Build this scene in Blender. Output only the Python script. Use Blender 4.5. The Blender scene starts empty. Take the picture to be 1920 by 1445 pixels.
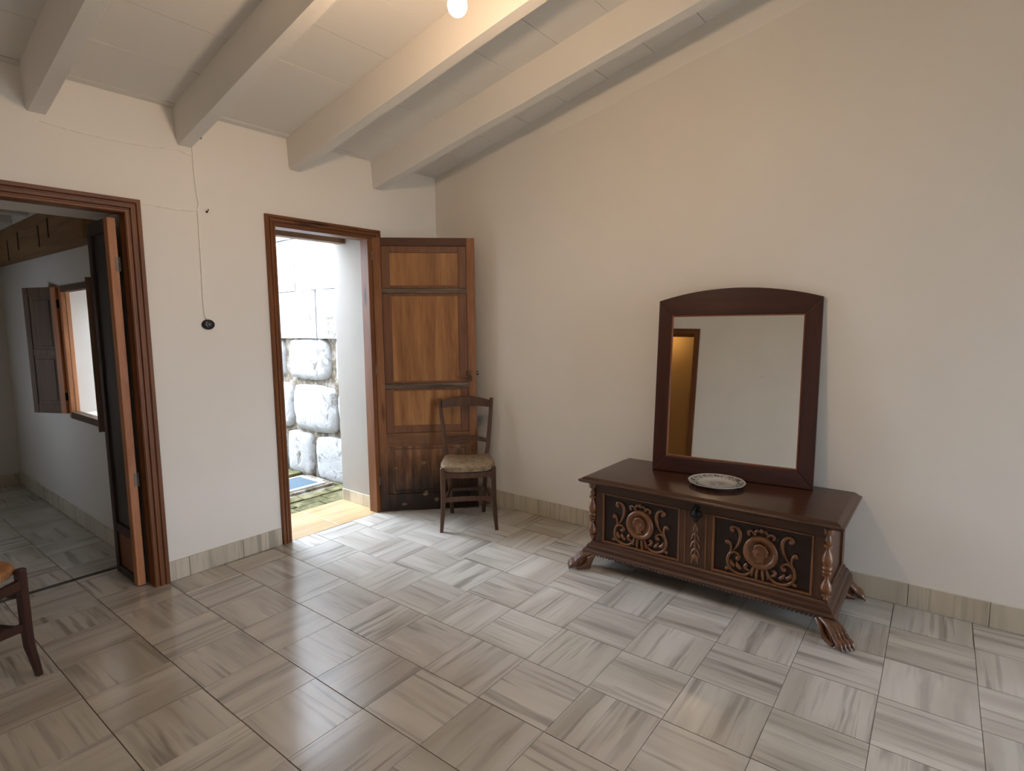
import bpy, bmesh, math, random
from mathutils import Vector, Matrix, noise
random.seed(7)
PI = math.pi
S = bpy.context.scene
COL = S.collection

# ------------------------------------------------------------------ camera, world, lights, exposure
YAW, PITCH, ROLL, FPX, CAMH = -0.90205, 0.10944, -0.01023, 1048.19, 1.53
fw = Vector((-math.sin(YAW) * math.cos(PITCH), math.cos(YAW) * math.cos(PITCH), -math.sin(PITCH)))
rt = Vector((math.cos(YAW), math.sin(YAW), 0))
up = rt.cross(fw)
r2 = rt * math.cos(ROLL) + up * math.sin(ROLL)
u2 = -rt * math.sin(ROLL) + up * math.cos(ROLL)
cd = bpy.data.cameras.new('camera')
cam = bpy.data.objects.new('camera', cd)
COL.objects.link(cam)
cam.matrix_world = Matrix(((r2.x, u2.x, -fw.x, 0), (r2.y, u2.y, -fw.y, 0), (r2.z, u2.z, -fw.z, CAMH), (0, 0, 0, 1)))
cd.sensor_fit = 'HORIZONTAL'
cd.sensor_width = 36.0
cd.lens = FPX / 1920 * 36.0
cd.clip_start = 0.05
S.camera = cam

W = bpy.data.worlds.new('sky')
S.world = W
W.use_nodes = True
bg = W.node_tree.nodes['Background']
bg.inputs[0].default_value = (0.77, 0.90, 1.08, 1)      # overcast sky
bg.inputs[1].default_value = 24.0

def portal(name, loc, rot, sx, sy):
    l = bpy.data.lights.new(name, 'AREA')
    l.shape = 'RECTANGLE'; l.size = sx; l.size_y = sy
    l.cycles.is_portal = True
    o = bpy.data.objects.new(name, l)
    o.location = loc; o.rotation_euler = rot
    COL.objects.link(o)

portal('courtyard_portal', (2.35, 6.1, 3.6), (0, 0, 0), 1.7, 3.9)
portal('window_portal', (2.70, -4.45, 1.30), (PI / 2, 0, 0), 1.42, 2.02)
portal('alley_portal', (2.36, 7.88, 2.3), (-PI / 2, 0, 0), 1.6, 2.5)
portal('room_portal', (-.80, 5.70, 1.10), (0, -PI / 2, 0), .42, .42)

BULB_STRENGTH = 530.0
HALL_STRENGTH = 75.0
S.view_settings.view_transform = 'Standard'
S.view_settings.look = 'None'
S.view_settings.gamma = 1.0
S.view_settings.use_curve_mapping = False
S.view_settings.exposure = 0.10
S.cycles.max_bounces = 10
S.cycles.diffuse_bounces = 8
S.cycles.caustics_reflective = False
S.cycles.sample_clamp_indirect = 6.0
S.cycles.use_denoising = True

# ------------------------------------------------------------------ node helpers
def srgb(r, g, b):
    f = lambda c: (c / 255 / 12.92) if c / 255 <= .04045 else ((c / 255 + .055) / 1.055) ** 2.4
    return (f(r), f(g), f(b), 1)

class NT:
    def __init__(s, name):
        s.m = bpy.data.materials.new(name)
        s.m.use_nodes = True
        s.t = s.m.node_tree
        s.b = s.t.nodes['Principled BSDF']
    def n(s, typ, **kw):
        nd = s.t.nodes.new(typ)
        for k, v in kw.items():
            if k.startswith('i_'):
                key = k[2:]
                key = int(key) if key.isdigit() else key
                nd.inputs[key].default_value = v
            else:
                setattr(nd, k, v)
        return nd
    def l(s, a, b):
        s.t.links.new(a, b)
    def ramp(s, fac, stops, interp='LINEAR'):
        r = s.n('ShaderNodeValToRGB')
        r.color_ramp.interpolation = interp
        els = r.color_ramp.elements
        while len(els) < len(stops):
            els.new(.5)
        for e, (p, c) in zip(els, stops):
            e.position = p
            e.color = c if len(c) == 4 else (*c, 1)
        s.l(fac, r.inputs[0])
        return r.outputs[0]
    def noise(s, vec, scale, detail=4, rough=.55, dist=0):
        nd = s.n('ShaderNodeTexNoise')
        nd.inputs['Scale'].default_value = scale
        nd.inputs['Detail'].default_value = detail
        nd.inputs['Roughness'].default_value = rough
        nd.inputs['Distortion'].default_value = dist
        if vec is not None:
            s.l(vec, nd.inputs['Vector'])
        return nd.outputs['Fac']
    def coords(s, scale=(1, 1, 1), rnd=0.0, rot=(0, 0, 0)):
        tc = s.n('ShaderNodeTexCoord')
        src = tc.outputs['Object']
        if rnd:
            oi = s.n('ShaderNodeObjectInfo')
            cmb = s.n('ShaderNodeMath', operation='MULTIPLY', i_1=rnd)
            s.l(oi.outputs['Random'], cmb.inputs[0])
            add = s.n('ShaderNodeVectorMath', operation='ADD')
            s.l(src, add.inputs[0]); s.l(cmb.outputs[0], add.inputs[1])
            src = add.outputs[0]
        mp = s.n('ShaderNodeMapping')
        mp.inputs['Scale'].default_value = scale
        mp.inputs['Rotation'].default_value = rot
        s.l(src, mp.inputs['Vector'])
        return mp.outputs[0]
    def mix(s, fac, a, b, blend='MIX'):
        m = s.n('ShaderNodeMix', data_type='RGBA', blend_type=blend)
        for sock, v in ((m.inputs[0], fac), (m.inputs[6], a), (m.inputs[7], b)):
            if hasattr(v, 'links'):
                s.l(v, sock)
            else:
                sock.default_value = v
        return m.outputs[2]
    def math(s, op, a, b=0.0, c=None):
        m = s.n('ShaderNodeMath', operation=op)
        for i, v in enumerate((a, b) if c is None else (a, b, c)):
            if hasattr(v, 'links'):
                s.l(v, m.inputs[i])
            else:
                m.inputs[i].default_value = v
        return m.outputs[0]
    def bump(s, h, strength=.2, dist=.01):
        b = s.n('ShaderNodeBump')
        b.inputs['Strength'].default_value = strength
        b.inputs['Distance'].default_value = dist
        s.l(h, b.inputs['Height'])
        s.l(b.outputs[0], s.b.inputs['Normal'])
    def out(s, col=None, rough=None, spec=None):
        for sock, v in (('Base Color', col), ('Roughness', rough), ('Specular IOR Level', spec)):
            if v is None:
                continue
            if hasattr(v, 'links'):
                s.l(v, s.b.inputs[sock])
            else:
                s.b.inputs[sock].default_value = v
        return s.m

def plaster(name, col, var=.04, bump=.25, scale=6):
    t = NT(name)
    v = t.coords()
    n1 = t.noise(v, 1.3, 3)
    n2 = t.noise(v, scale, 6, .6)
    c = t.ramp(n1, [(.3, tuple(x * (1 - var) for x in col[:3])), (.7, col)])
    t.bump(n2, bump, .006)
    return t.out(c, .85, .25)

def wood(name, dark, light, axis='Z', scale=1.0, rough=.45, contrast=(.3, .7), knots=False, spec=.4, bump=.15, rnd=13.0, wear=None):
    t = NT(name)
    k = {'X': (.7, 9, 9), 'Y': (9, .7, 9), 'Z': (9, 9, .7)}[axis]
    v = t.coords(tuple(a * scale for a in k), rnd)
    f = t.noise(v, 3.0, 5, .6, .6)
    v2 = t.coords(tuple(a * scale * 5 for a in k), rnd)
    g = t.noise(v2, 4.0, 3, .6)
    ff = t.math('ADD', t.math('MULTIPLY', f, .75), t.math('MULTIPLY', g, .25))
    c = t.ramp(ff, [(contrast[0], dark), (contrast[1], light)])
    if knots:
        kk = {'X': (.32, 1.6, 1.6), 'Y': (1.6, .32, 1.6), 'Z': (1.6, 1.6, .32)}[axis]
        vk = t.coords(tuple(a * 4.2 for a in kk), rnd * .37)
        vo = t.n('ShaderNodeTexVoronoi')
        vo.inputs['Scale'].default_value = 1.0
        t.l(vk, vo.inputs['Vector'])
        km = t.ramp(vo.outputs['Distance'], [(.05, (1, 1, 1)), (.16, (0, 0, 0))])
        c = t.mix(km, c, tuple(x * .28 for x in dark[:3]) + (1,))
    if wear:
        c = wear(t, c)
    t.bump(ff, bump, .004)
    return t.out(c, rough, spec)

# ------------------------------------------------------------------ materials
M = {}
M['wall'] = plaster('white_plaster', srgb(231, 226, 218))
M['ceiling'] = plaster('white_ceiling_paint', srgb(220, 217, 212), bump=.35, scale=9)
M['beam'] = plaster('white_beam_paint', srgb(222, 219, 214), bump=.5, scale=14)
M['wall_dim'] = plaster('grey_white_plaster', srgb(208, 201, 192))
M['reveal'] = plaster('stained_plaster', srgb(162, 157, 150), var=.10, bump=.5, scale=5)  # darkened to put the opening's shade into the colour; mottling is stains
M['grout'] = plaster('grout', srgb(104, 94, 78))
M['render_ground'] = plaster('earth', srgb(130, 120, 104), bump=.6)
M['render'] = plaster('exterior_render', srgb(215, 212, 205), bump=.6, scale=8)

def marble(name, lo, hi, streak, rough=.11, along='X', rnd=57.0, rough_hi=.27):
    t = NT(name)
    ax = lambda al, ac: (al, ac, 3) if along == 'X' else (ac, ac, al)
    wv = t.coords((1.2, 1.2, 1.2), rnd)
    wob = t.n('ShaderNodeVectorMath', operation='SCALE')
    wob.inputs['Scale'].default_value = .30
    t.l(t.noise(wv, 3.0, 2), wob.inputs[0])
    def nz(al, ac, det, rg, sc=1.0):
        add = t.n('ShaderNodeVectorMath', operation='ADD')
        t.l(t.coords(ax(al, ac), rnd), add.inputs[0]); t.l(wob.outputs[0], add.inputs[1])
        return t.noise(add.outputs[0], sc, det, rg, .15)
    oi = t.n('ShaderNodeObjectInfo')
    base = t.mix(t.ramp(nz(.9, 7, 3, .5), [(.35, (0, 0, 0)), (.65, (1, 1, 1))]), lo, hi)
    r1 = t.math('FRACT', t.math('MULTIPLY', oi.outputs['Random'], 91.3))
    broad = t.ramp(nz(1.1, 15, 3, .5), [(.56, (0, 0, 0)), (.68, (1, 1, 1))])
    thin = t.ramp(nz(2.0, 44, 2, .5), [(.54, (0, 0, 0)), (.66, (1, 1, 1))])
    clus = t.ramp(nz(1.3, 5, 2, .5), [(.42, (.12, .12, .12)), (.60, (1, 1, 1))])
    a1 = t.math('MULTIPLY', broad, t.math('ADD', t.math('MULTIPLY', r1, .5), .22))
    a2 = t.math('MULTIPLY', t.math('MULTIPLY', thin, clus), .50)
    c = t.mix(a1, base, streak)
    c = t.mix(a2, c, tuple(x * .8 for x in streak[:3]) + (1,))
    hs = t.n('ShaderNodeHueSaturation')
    rv = t.math('FRACT', t.math('MULTIPLY', oi.outputs['Random'], 37.7))
    t.l(t.math('ADD', t.math('MULTIPLY', rv, .12), .93), hs.inputs['Value'])
    t.l(c, hs.inputs['Color'])
    rn = t.noise(t.coords((1, 1, 1), rnd), 7, 5, .65)
    rr = t.math('ADD', t.math('MULTIPLY', rn, rough_hi - rough), rough)
    return t.out(hs.outputs[0], rr, 1.0)

M['tile'] = marble('streaked_marble_tile', srgb(170, 163, 152), srgb(194, 188, 178), srgb(110, 104, 96))
M['skirting'] = marble('streaked_marble_skirting', srgb(182, 171, 150), srgb(198, 188, 168), srgb(136, 126, 108), .3, 'Z', rough_hi=.45)
M['threshold'] = marble('tan_threshold_stone', srgb(172, 142, 98), srgb(190, 160, 116), srgb(150, 122, 86), .2)
M['pine'] = wood('pine_casing', srgb(84, 49, 26), srgb(134, 84, 48), 'Z', 1.0, .45, (.25, .75), True, .3, .08)
M['pine_x'] = wood('pine_casing_head', srgb(78, 45, 24), srgb(124, 77, 44), 'X', 1.0, .45, (.25, .75), True, .3, .08)
M['pine_light'] = wood('pine_edge', srgb(150, 92, 55), srgb(192, 130, 84), 'Z', 1.0, .5, (.3, .7), True)
M['dark_leaf'] = wood('dark_leaf', srgb(36, 22, 16), srgb(62, 40, 28), 'Z', 1.0, .5)
M['dark_glass'] = wood('dark_leaf_panel', srgb(26, 18, 15), srgb(40, 28, 23), 'Z', 1.0, .4)
M['raw_beam'] = wood('raw_timber', srgb(106, 77, 46), srgb(146, 110, 70), 'Y', .8, .7, (.3, .7), True)
M['shutter'] = wood('shutter_wood', srgb(70, 50, 34), srgb(102, 76, 54), 'Z', 1.0, .6)
M['lintel'] = wood('lintel_wood', srgb(100, 74, 54), srgb(140, 108, 82), 'X', 1.0, .7)

def burnt(t, c):
    tc = t.n('ShaderNodeTexCoord')
    sx = t.n('ShaderNodeSeparateXYZ')
    t.l(tc.outputs['Object'], sx.inputs[0])
    mp = t.n('ShaderNodeMapping')
    mp.inputs['Scale'].default_value = (9, 9, 1.3)
    t.l(tc.outputs['Object'], mp.inputs['Vector'])
    nz = t.noise(mp.outputs[0], 1.6, 5, .65)
    h = t.math('ADD', sx.outputs[2], t.math('MULTIPLY', t.math('SUBTRACT', nz, .5), .75))
    m = t.ramp(h, [(.12, (.95, .95, .95)), (.30, (.66, .66, .66)), (.52, (.12, .12, .12)), (.72, (0, 0, 0))])
    c = t.mix(m, c, srgb(30, 23, 20))
    cb_ = t.n('ShaderNodeCombineXYZ')
    t.l(t.math('MULTIPLY', sx.outputs[0], 4.4), cb_.inputs[0])
    t.l(t.math('ADD', t.math('MULTIPLY', sx.outputs[2], 5.6), .35), cb_.inputs[1])
    vo = t.n('ShaderNodeTexVoronoi', voronoi_dimensions='2D')
    vo.inputs['Scale'].default_value = 1.0
    t.l(cb_.outputs[0], vo.inputs['Vector'])
    dd = t.math('ADD', vo.outputs['Distance'], t.math('MULTIPLY', t.math('SUBTRACT', nz, .5), .34))
    low = t.ramp(sx.outputs[2], [(.60, (1, 1, 1)), (.72, (0, 0, 0))])
    sv = t.n('ShaderNodeSeparateColor')
    t.l(vo.outputs['Color'], sv.inputs[0])
    some = t.math('MULTIPLY', low, t.math('GREATER_THAN', sv.outputs[0], .52))
    kn = t.math('MULTIPLY', t.ramp(dd, [(.03, (.62, .62, .62)), (.10, (0, 0, 0))]), some)
    return t.mix(kn, c, srgb(150, 122, 92))
M['door_z'] = wood('weathered_door_stile', srgb(104, 64, 38), srgb(150, 102, 66), 'Z', 1.0, .55, (.3, .7), True, .3, .25, 0.0, burnt)
M['door_x'] = wood('weathered_door_rail', srgb(84, 52, 32), srgb(128, 88, 58), 'X', 1.0, .6, (.3, .7), True, .3, .3, 0.0, burnt)
M['door_worn'] = wood('worn_grey_rail', srgb(44, 33, 26), srgb(122, 102, 84), 'X', 1.3, .7, (.34, .62), False, .2, .5)
M['door_top'] = wood('dark_top_rail', srgb(58, 26, 14), srgb(86, 42, 24), 'X', 1.0, .5)
M['door_panel'] = wood('plywood_panel', srgb(112, 70, 38), srgb(170, 120, 72), 'Z', .42, .45, (.32, .68), False, .35, .08)
M['door_panel_low'] = wood('stained_low_panel', srgb(92, 58, 38), srgb(160, 114, 78), 'Z', 1.0, .6, (.3, .7), False, .3, .25, 0.0, burnt)
M['door_mould'] = wood('panel_moulding', srgb(88, 54, 34), srgb(122, 80, 52), 'Z', 1.0, .5)
M['chair'] = wood('chair_wood', srgb(56, 36, 24), srgb(92, 62, 42), 'Z', 1.2, .42)
M['chair_dark'] = wood('dark_chair_wood', srgb(38, 20, 15), srgb(66, 34, 24), 'Z', 1.2, .4)

def rush(name, a, b):
    t = NT(name)
    tc = t.n('ShaderNodeTexCoord')
    sx = t.n('ShaderNodeSeparateXYZ')
    t.l(tc.outputs['Object'], sx.inputs[0])
    ax = t.math('ABSOLUTE', sx.outputs[0]); ay = t.math('ABSOLUTE', sx.outputs[1])
    side = t.math('GREATER_THAN', ax, ay)
    cx = t.math('SINE', t.math('MULTIPLY', sx.outputs[0], 620.0))
    cy = t.math('SINE', t.math('MULTIPLY', sx.outputs[1], 620.0))
    st = t.math('ADD', t.math('MULTIPLY', cy, side), t.math('MULTIPLY', cx, t.math('SUBTRACT', 1.0, side)))
    nz = t.noise(t.coords(), 30, 4)
    f = t.math('ADD', t.math('MULTIPLY', st, .12), nz)
    c = t.ramp(f, [(.25, a), (.8, b)])
    t.bump(st, .4, .0015)
    return t.out(c, .7, .3)
M['rush'] = rush('pale_rush', srgb(92, 75, 54), srgb(158, 134, 103))
M['rush_orange'] = rush('orange_rush', srgb(120, 78, 44), srgb(164, 116, 74))

M['chest'] = wood('chest_walnut', srgb(44, 25, 16), srgb(84, 52, 32), 'Y', 1.0, .36, (.3, .7), False, .5)
M['chest_z'] = wood('chest_walnut_upright', srgb(52, 30, 18), srgb(94, 60, 36), 'Z', 1.0, .36, (.3, .7), False, .5)
M['chest_panel'] = wood('chest_dark_panel', srgb(27, 16, 11), srgb(46, 28, 19), 'Y', 1.4, .5)
M['chest_lid'] = wood('chest_lid_walnut', srgb(46, 26, 17), srgb(78, 48, 32), 'Y', .8, .22, (.3, .7), False, .5, .03)
M['carving'] = wood('carved_walnut', srgb(88, 54, 31), srgb(128, 84, 51), 'Z', 1.0, .34, (.3, .7), False, .5)
M['foot'] = wood('paw_walnut', srgb(58, 35, 22), srgb(112, 74, 50), 'Z', 1.0, .32, (.3, .7), False, .5)
M['mahogany'] = wood('mahogany_frame', srgb(36, 13, 9), srgb(66, 29, 20), 'Z', .8, .3, (.3, .7), False, .5, .04)
M['mahogany_x'] = wood('mahogany_rail', srgb(36, 13, 9), srgb(66, 29, 20), 'X', .8, .3, (.3, .7), False, .5, .04)
M['mahogany_bead'] = wood('mahogany_bead', srgb(98, 48, 28), srgb(132, 74, 46), 'Z', .8, .3, (.3, .7), False, .5, .04)

def plain(name, col, rough=.5, metal=0.0, spec=.5):
    t = NT(name)
    v = t.coords()
    c = t.ramp(t.noise(v, 40, 3), [(.3, tuple(x * .85 for x in col[:3])), (.7, col)])
    t.b.inputs['Metallic'].default_value = metal
    return t.out(c, rough, spec)
M['iron'] = plain('black_iron', srgb(18, 16, 16), .28, .4)
M['black'] = plain('black_bakelite', srgb(20, 20, 22), .35)
M['brass'] = plain('worn_metal', srgb(112, 100, 88), .5, .5)
M['handle'] = plain('dull_brown_metal', srgb(96, 70, 52), .4, .6)
M['cable'] = plain('painted_cable', srgb(244, 240, 232), .7)
M['nail'] = plain('rusty_nail', srgb(70, 56, 46), .6, .3)
M['hatch'] = plain('hatch_blue_grey', srgb(66, 84, 96), .5)
M['hatch_rim'] = plain('hatch_rim_white', srgb(176, 172, 166), .7)
t = NT('mirror_glass')
v = t.coords()
t.b.inputs['Metallic'].default_value = 1.0
t.l(t.ramp(t.noise(v, 5, 2), [(.3, (.73, .73, .70)), (.7, (.76, .76, .73))]), t.b.inputs['Base Color'])
t.b.inputs['Roughness'].default_value = .015
M['mirror'] = t.m

t = NT('printed_porcelain')
tc = t.n('ShaderNodeTexCoord')
gx = t.n('ShaderNodeSeparateXYZ'); t.l(tc.outputs['Object'], gx.inputs[0])
rad = t.math('SQRT', t.math('ADD', t.math('MULTIPLY', gx.outputs[0], gx.outputs[0]), t.math('MULTIPLY', gx.outputs[1], gx.outputs[1])))
rim = t.ramp(rad, [(.0, (.55, .55, .55)), (.035, (.5, .5, .5)), (.055, (0, 0, 0)), (.098, (0, 0, 0)), (.115, (1, 1, 1)), (.145, (1, 1, 1)), (.152, (.1, .1, .1))])
nz = t.ramp(t.noise(t.coords((1, 1, 1)), 48, 4, .6, 1.2), [(.46, (0, 0, 0)), (.56, (1, 1, 1))])
c = t.mix(t.math('MULTIPLY', rim, nz), srgb(188, 182, 170), srgb(84, 84, 70))
M['plate'] = t.out(c, .18, .5)

t = NT('whitewashed_stone')
v = t.coords((1, 1, 1), 31.0)
pit = t.noise(v, 9, 7, .7, .6)
big = t.noise(v, 2.6, 4, .6)
msk = t.ramp(t.math('ADD', t.math('MULTIPLY', pit, .65), t.math('MULTIPLY', big, .35)), [(.36, (1, 1, 1)), (.48, (0, 0, 0))])
c = t.mix(msk, srgb(166, 166, 166), srgb(92, 84, 72))
t.bump(pit, .7, .03)
M['stone'] = t.out(c, .9, .2)
t = NT('grey_mortar')
v = t.coords()
c = t.ramp(t.noise(v, 11, 6, .7), [(.35, srgb(84, 75, 63)), (.5, srgb(124, 114, 100)), (.62, srgb(158, 154, 147))])
t.bump(t.noise(v, 20, 6, .7), .6, .02)
M['mortar'] = t.out(c, .95, .2)
t = NT('mossy_paver')
v = t.coords((1, 1, 1), 23.0)
c = t.ramp(t.noise(v, 7, 6, .7, .5), [(.3, srgb(54, 54, 30)), (.5, srgb(84, 80, 50)), (.68, srgb(122, 114, 86))])
t.bump(t.noise(v, 24, 5, .7), .6, .01)
M['moss'] = t.out(c, .9, .2)

def emit(name, col, strength):
    t = NT(name)
    t.b.inputs['Base Color'].default_value = (.9, .9, .9, 1)
    t.b.inputs['Emission Color'].default_value = col
    t.b.inputs['Emission Strength'].default_value = strength
    return t.m
M['bulb'] = emit('lit_bulb', (1.0, .68, .42, 1), BULB_STRENGTH)
M['hall_bulb'] = emit('lit_hall_bulb', (1.0, .62, .25, 1), HALL_STRENGTH)
M['glass'] = NT('window_glass').m
M['glass'].node_tree.nodes['Principled BSDF'].inputs['Transmission Weight'].default_value = 1.0
M['glass'].node_tree.nodes['Principled BSDF'].inputs['Roughness'].default_value = 0.0
M['glass'].node_tree.nodes['Principled BSDF'].inputs['IOR'].default_value = 1.01

# ------------------------------------------------------------------ mesh builder
class MB:
    def __init__(s):
        s.bm = bmesh.new()
    def face(s, vs):
        try:
            return s.bm.faces.new(vs)
        except ValueError:
            return None
    def hexa(s, pts):
        v = [s.bm.verts.new(p) for p in pts]
        for f in ((0, 3, 2, 1), (4, 5, 6, 7), (0, 1, 5, 4), (1, 2, 6, 5), (2, 3, 7, 6), (3, 0, 4, 7)):
            s.face([v[i] for i in f])
        return s
    def box(s, x0, x1, y0, y1, z0, z1, bev=0.0):
        b = bmesh.new()
        v = [b.verts.new(p) for p in ((x0, y0, z0), (x1, y0, z0), (x1, y1, z0), (x0, y1, z0), (x0, y0, z1), (x1, y0, z1), (x1, y1, z1), (x0, y1, z1))]
        for f in ((0, 3, 2, 1), (4, 5, 6, 7), (0, 1, 5, 4), (1, 2, 6, 5), (2, 3, 7, 6), (3, 0, 4, 7)):
            b.faces.new([v[i] for i in f])
        if bev:
            bmesh.ops.bevel(b, geom=b.edges[:], offset=bev, segments=2, affect='EDGES', profile=.5)
        s.merge(b)
        return s
    def merge(s, b, mat=None):
        if mat:
            b.transform(mat)
        me = bpy.data.meshes.new('tmp')
        b.to_mesh(me); b.free()
        s.bm.from_mesh(me)
        bpy.data.meshes.remove(me)
    def prism(s, poly, fn, h0, h1, bev=0.0):
        """poly: 2-D outline, fn(a, b, h) -> point"""
        b = bmesh.new()
        lo = [b.verts.new(fn(a, c, h0)) for a, c in poly]
        hi = [b.verts.new(fn(a, c, h1)) for a, c in poly]
        n = len(poly)
        b.faces.new(lo[::-1]); top = b.faces.new(hi)
        for i in range(n):
            b.faces.new((lo[i], lo[(i + 1) % n], hi[(i + 1) % n], hi[i]))
        bmesh.ops.recalc_face_normals(b, faces=b.faces[:])
        if bev:
            bmesh.ops.bevel(b, geom=list(top.edges), offset=bev, segments=2, affect='EDGES', profile=.5)
        s.merge(b)
        return s
    def loft(s, rings, cap=True, closed=True):
        vs = [[s.bm.verts.new(p) for p in r] for r in rings]
        n = len(rings[0])
        for a, b in zip(vs, vs[1:]):
            for i in range(n if closed else n - 1):
                s.face((a[i], a[(i + 1) % n], b[(i + 1) % n], b[i]))
        if cap and closed:
            s.face(vs[0][::-1]); s.face(vs[-1])
        return s
    def tube(s, path, rad, seg=8, flat=None, cap=True):
        """path of points, radius number or list; flat=(axis, factor) squashes the section"""
        pts = [Vector(p) for p in path]
        n = len(pts)
        rads = rad if isinstance(rad, (list, tuple)) else [rad] * n
        rings = []
        prev = None
        for i, p in enumerate(pts):
            d = (pts[min(i + 1, n - 1)] - pts[max(i - 1, 0)]).normalized()
            if prev is None:
                ref = Vector((0, 0, 1)) if abs(d.z) < .9 else Vector((1, 0, 0))
                a = d.cross(ref).normalized()
            else:
                a = (prev - d * prev.dot(d)).normalized()
            prev = a
            b = d.cross(a)
            ring = []
            for k in range(seg):
                w = 2 * PI * k / seg
                o = (a * math.cos(w) + b * math.sin(w)) * rads[i]
                if flat:
                    ax, f = flat
                    o = o - ax * o.dot(ax) * (1 - f)
                ring.append(p + o)
            rings.append(ring)
        s.loft(rings, cap)
        return s
    def lathe(s, prof, seg=24, c=(0, 0, 0), fn=None, cap=True):
        """prof: (radius, height)"""
        c = Vector(c)
        rings = []
        for r, h in prof:
            ring = []
            for k in range(seg):
                w = 2 * PI * k / seg
                p = (r * math.cos(w), r * math.sin(w), h)
                ring.append(c + Vector(fn(*p) if fn else p))
            rings.append(ring)
        s.loft(rings, cap)
        return s
    def ball(s, c, r, sc=(1, 1, 1), seg=10, rings=6):
        b = bmesh.new()
        bmesh.ops.create_uvsphere(b, u_segments=seg, v_segments=rings, radius=r)
        s.merge(b, Matrix.Translation(c) @ Matrix.Diagonal((*sc, 1)))
        return s
    def mesh(s, name, mat, smooth=False, angle=35):
        bmesh.ops.recalc_face_normals(s.bm, faces=s.bm.faces[:])
        me = bpy.data.meshes.new(name)
        s.bm.to_mesh(me); s.bm.free()
        me.materials.append(mat)
        if smooth:
            for p in me.polygons:
                p.use_smooth = True
            try:
                me.set_sharp_from_angle(angle=math.radians(angle))
            except Exception:
                pass
        return me

def put(name, mb, mat, parent=None, loc=(0, 0, 0), rot=(0, 0, 0), smooth=False, angle=35):
    me = mb.mesh(name, mat, smooth, angle) if isinstance(mb, MB) else mb
    o = bpy.data.objects.new(name, me)
    o.location = loc; o.rotation_euler = rot
    COL.objects.link(o)
    if parent is not None:
        o.parent = parent
    return o

def empty(name, loc=(0, 0, 0), rot=(0, 0, 0), parent=None):
    o = bpy.data.objects.new(name, None)
    o.empty_display_size = .1
    o.location = loc; o.rotation_euler = rot
    COL.objects.link(o)
    if parent is not None:
        o.parent = parent
    return o

def tag(o, label, cat, group=None):
    o['label'] = label; o['category'] = cat
    if group:
        o['group'] = group
    return o

def struct(o, label=None):
    o['kind'] = 'structure'
    if label:
        o['label'] = label
    return o

# ------------------------------------------------------------------ room constants
YW, XW, XL, YF = 3.645, 3.555, -1.5, -4.4         # inner faces: back, right, left, front wall
YT = -1.9                                           # single tiles and ceiling panels are laid up to here
TH = .535                                           # back wall thickness
CZ0, CS = 2.80, .2214
def cz(y, off=0.0):
    return CZ0 + CS * (YW - y) + off
D1 = (2.045, 2.80, 2.198)                           # doorway 1 clear x0, x1, height (inside its frame)
D2 = (.33, 1.165, 2.16)
D3 = (2.06, 2.82, 2.205)                             # doorway 3 in the left wall, y0, y1, height

# ------------------------------------------------------------------ walls
m = MB()
y0, y1 = YW, YW + TH
m.box(-1.9, D2[0] - .02, y0, y1, -.05, 3.0)
m.box(D2[0] - .02, D2[1] + .03, y0, y1, D2[2] + .03, 3.0)
m.box(D2[1] + .03, D1[0] - .02, y0, y1, -.05, 3.0)
m.box(D1[0] - .02, 2.86, y0, y1, D1[2] + .06, 3.0)
m.box(2.86, XW + .35, y0, y1, -.05, 3.0)
struct(put('wall_back', m, M['wall']), 'white plastered wall with two wood-framed doorways')

m = MB()
m.prism([(YF - .3, -.05), (YW + TH, -.05), (YW + TH, cz(YW + TH) + .05), (YF - .3, cz(YF - .3) + .05)], lambda a, b, h: (h, a, b), XW, XW + .35)
struct(put('wall_right', m, M['wall']), 'tall blank white wall behind the carved chest')

m = MB()
f = lambda a, b, h: (h, a, b)
def wl(ya, yb, za):
    m.prism([(ya, za), (yb, za), (yb, cz(yb) + .05), (ya, cz(ya) + .05)], f, XL - .3, XL)
wl(YF - .3, D3[0] - .02, -.05); wl(D3[0] - .02, D3[1] + .02, D3[2] + .03); wl(D3[1] + .02, YW, -.05)
struct(put('wall_left', m, M['wall']), 'white wall with a doorway, seen in the mirror')

WN = (2.00, 3.40, .30, 2.30)                         # added window in the unseen front wall, for fill light
m = MB()
ztop = cz(YF) + .05
m.box(XL - .3, WN[0], YF - .3, YF, -.05, ztop); m.box(WN[1], XW, YF - .3, YF, -.05, ztop)
m.box(WN[0], WN[1], YF - .3, YF, -.05, WN[2]); m.box(WN[0], WN[1], YF - .3, YF, WN[3], ztop)
struct(put('wall_front', m, M['wall']))  # unseen wall, set far back so the added window lights more evenly

# ------------------------------------------------------------------ ceiling: slab, panels between the beams, beams
def cpt(x, y, off):
    return (x, y, cz(y, off))
def slab(mb, x0a, x1a, ya, x0b, x1b, yb, o0, o1):
    mb.hexa([cpt(x0a, ya, o0), cpt(x1a, ya, o0), cpt(x1b, yb, o0), cpt(x0b, yb, o0), cpt(x0a, ya, o1), cpt(x1a, ya, o1), cpt(x1b, yb, o1), cpt(x0b, yb, o1)])
m = MB()
slab(m, XL - .3, XW + .35, YF - .3, XL - .3, XW + .35, YW + .1, .02, .16)
ceil = struct(put('ceiling', m, M['ceiling']), 'sloping white ceiling with whitewashed beams')
BE = []                                             # beam left edge, width, skew dx per metre towards the camera
for x, w, k in ((-1.29, .088, 0), (-.60, .088, 0), (.085, .088, .006), (.785, .085, .012), (1.467, .089, .008), (2.176, .09, .036), (2.878, .092, .042)):
    BE.append((x, w, k))
def bx(b, y):
    return b[0] + b[2] * (YW - y)
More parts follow.
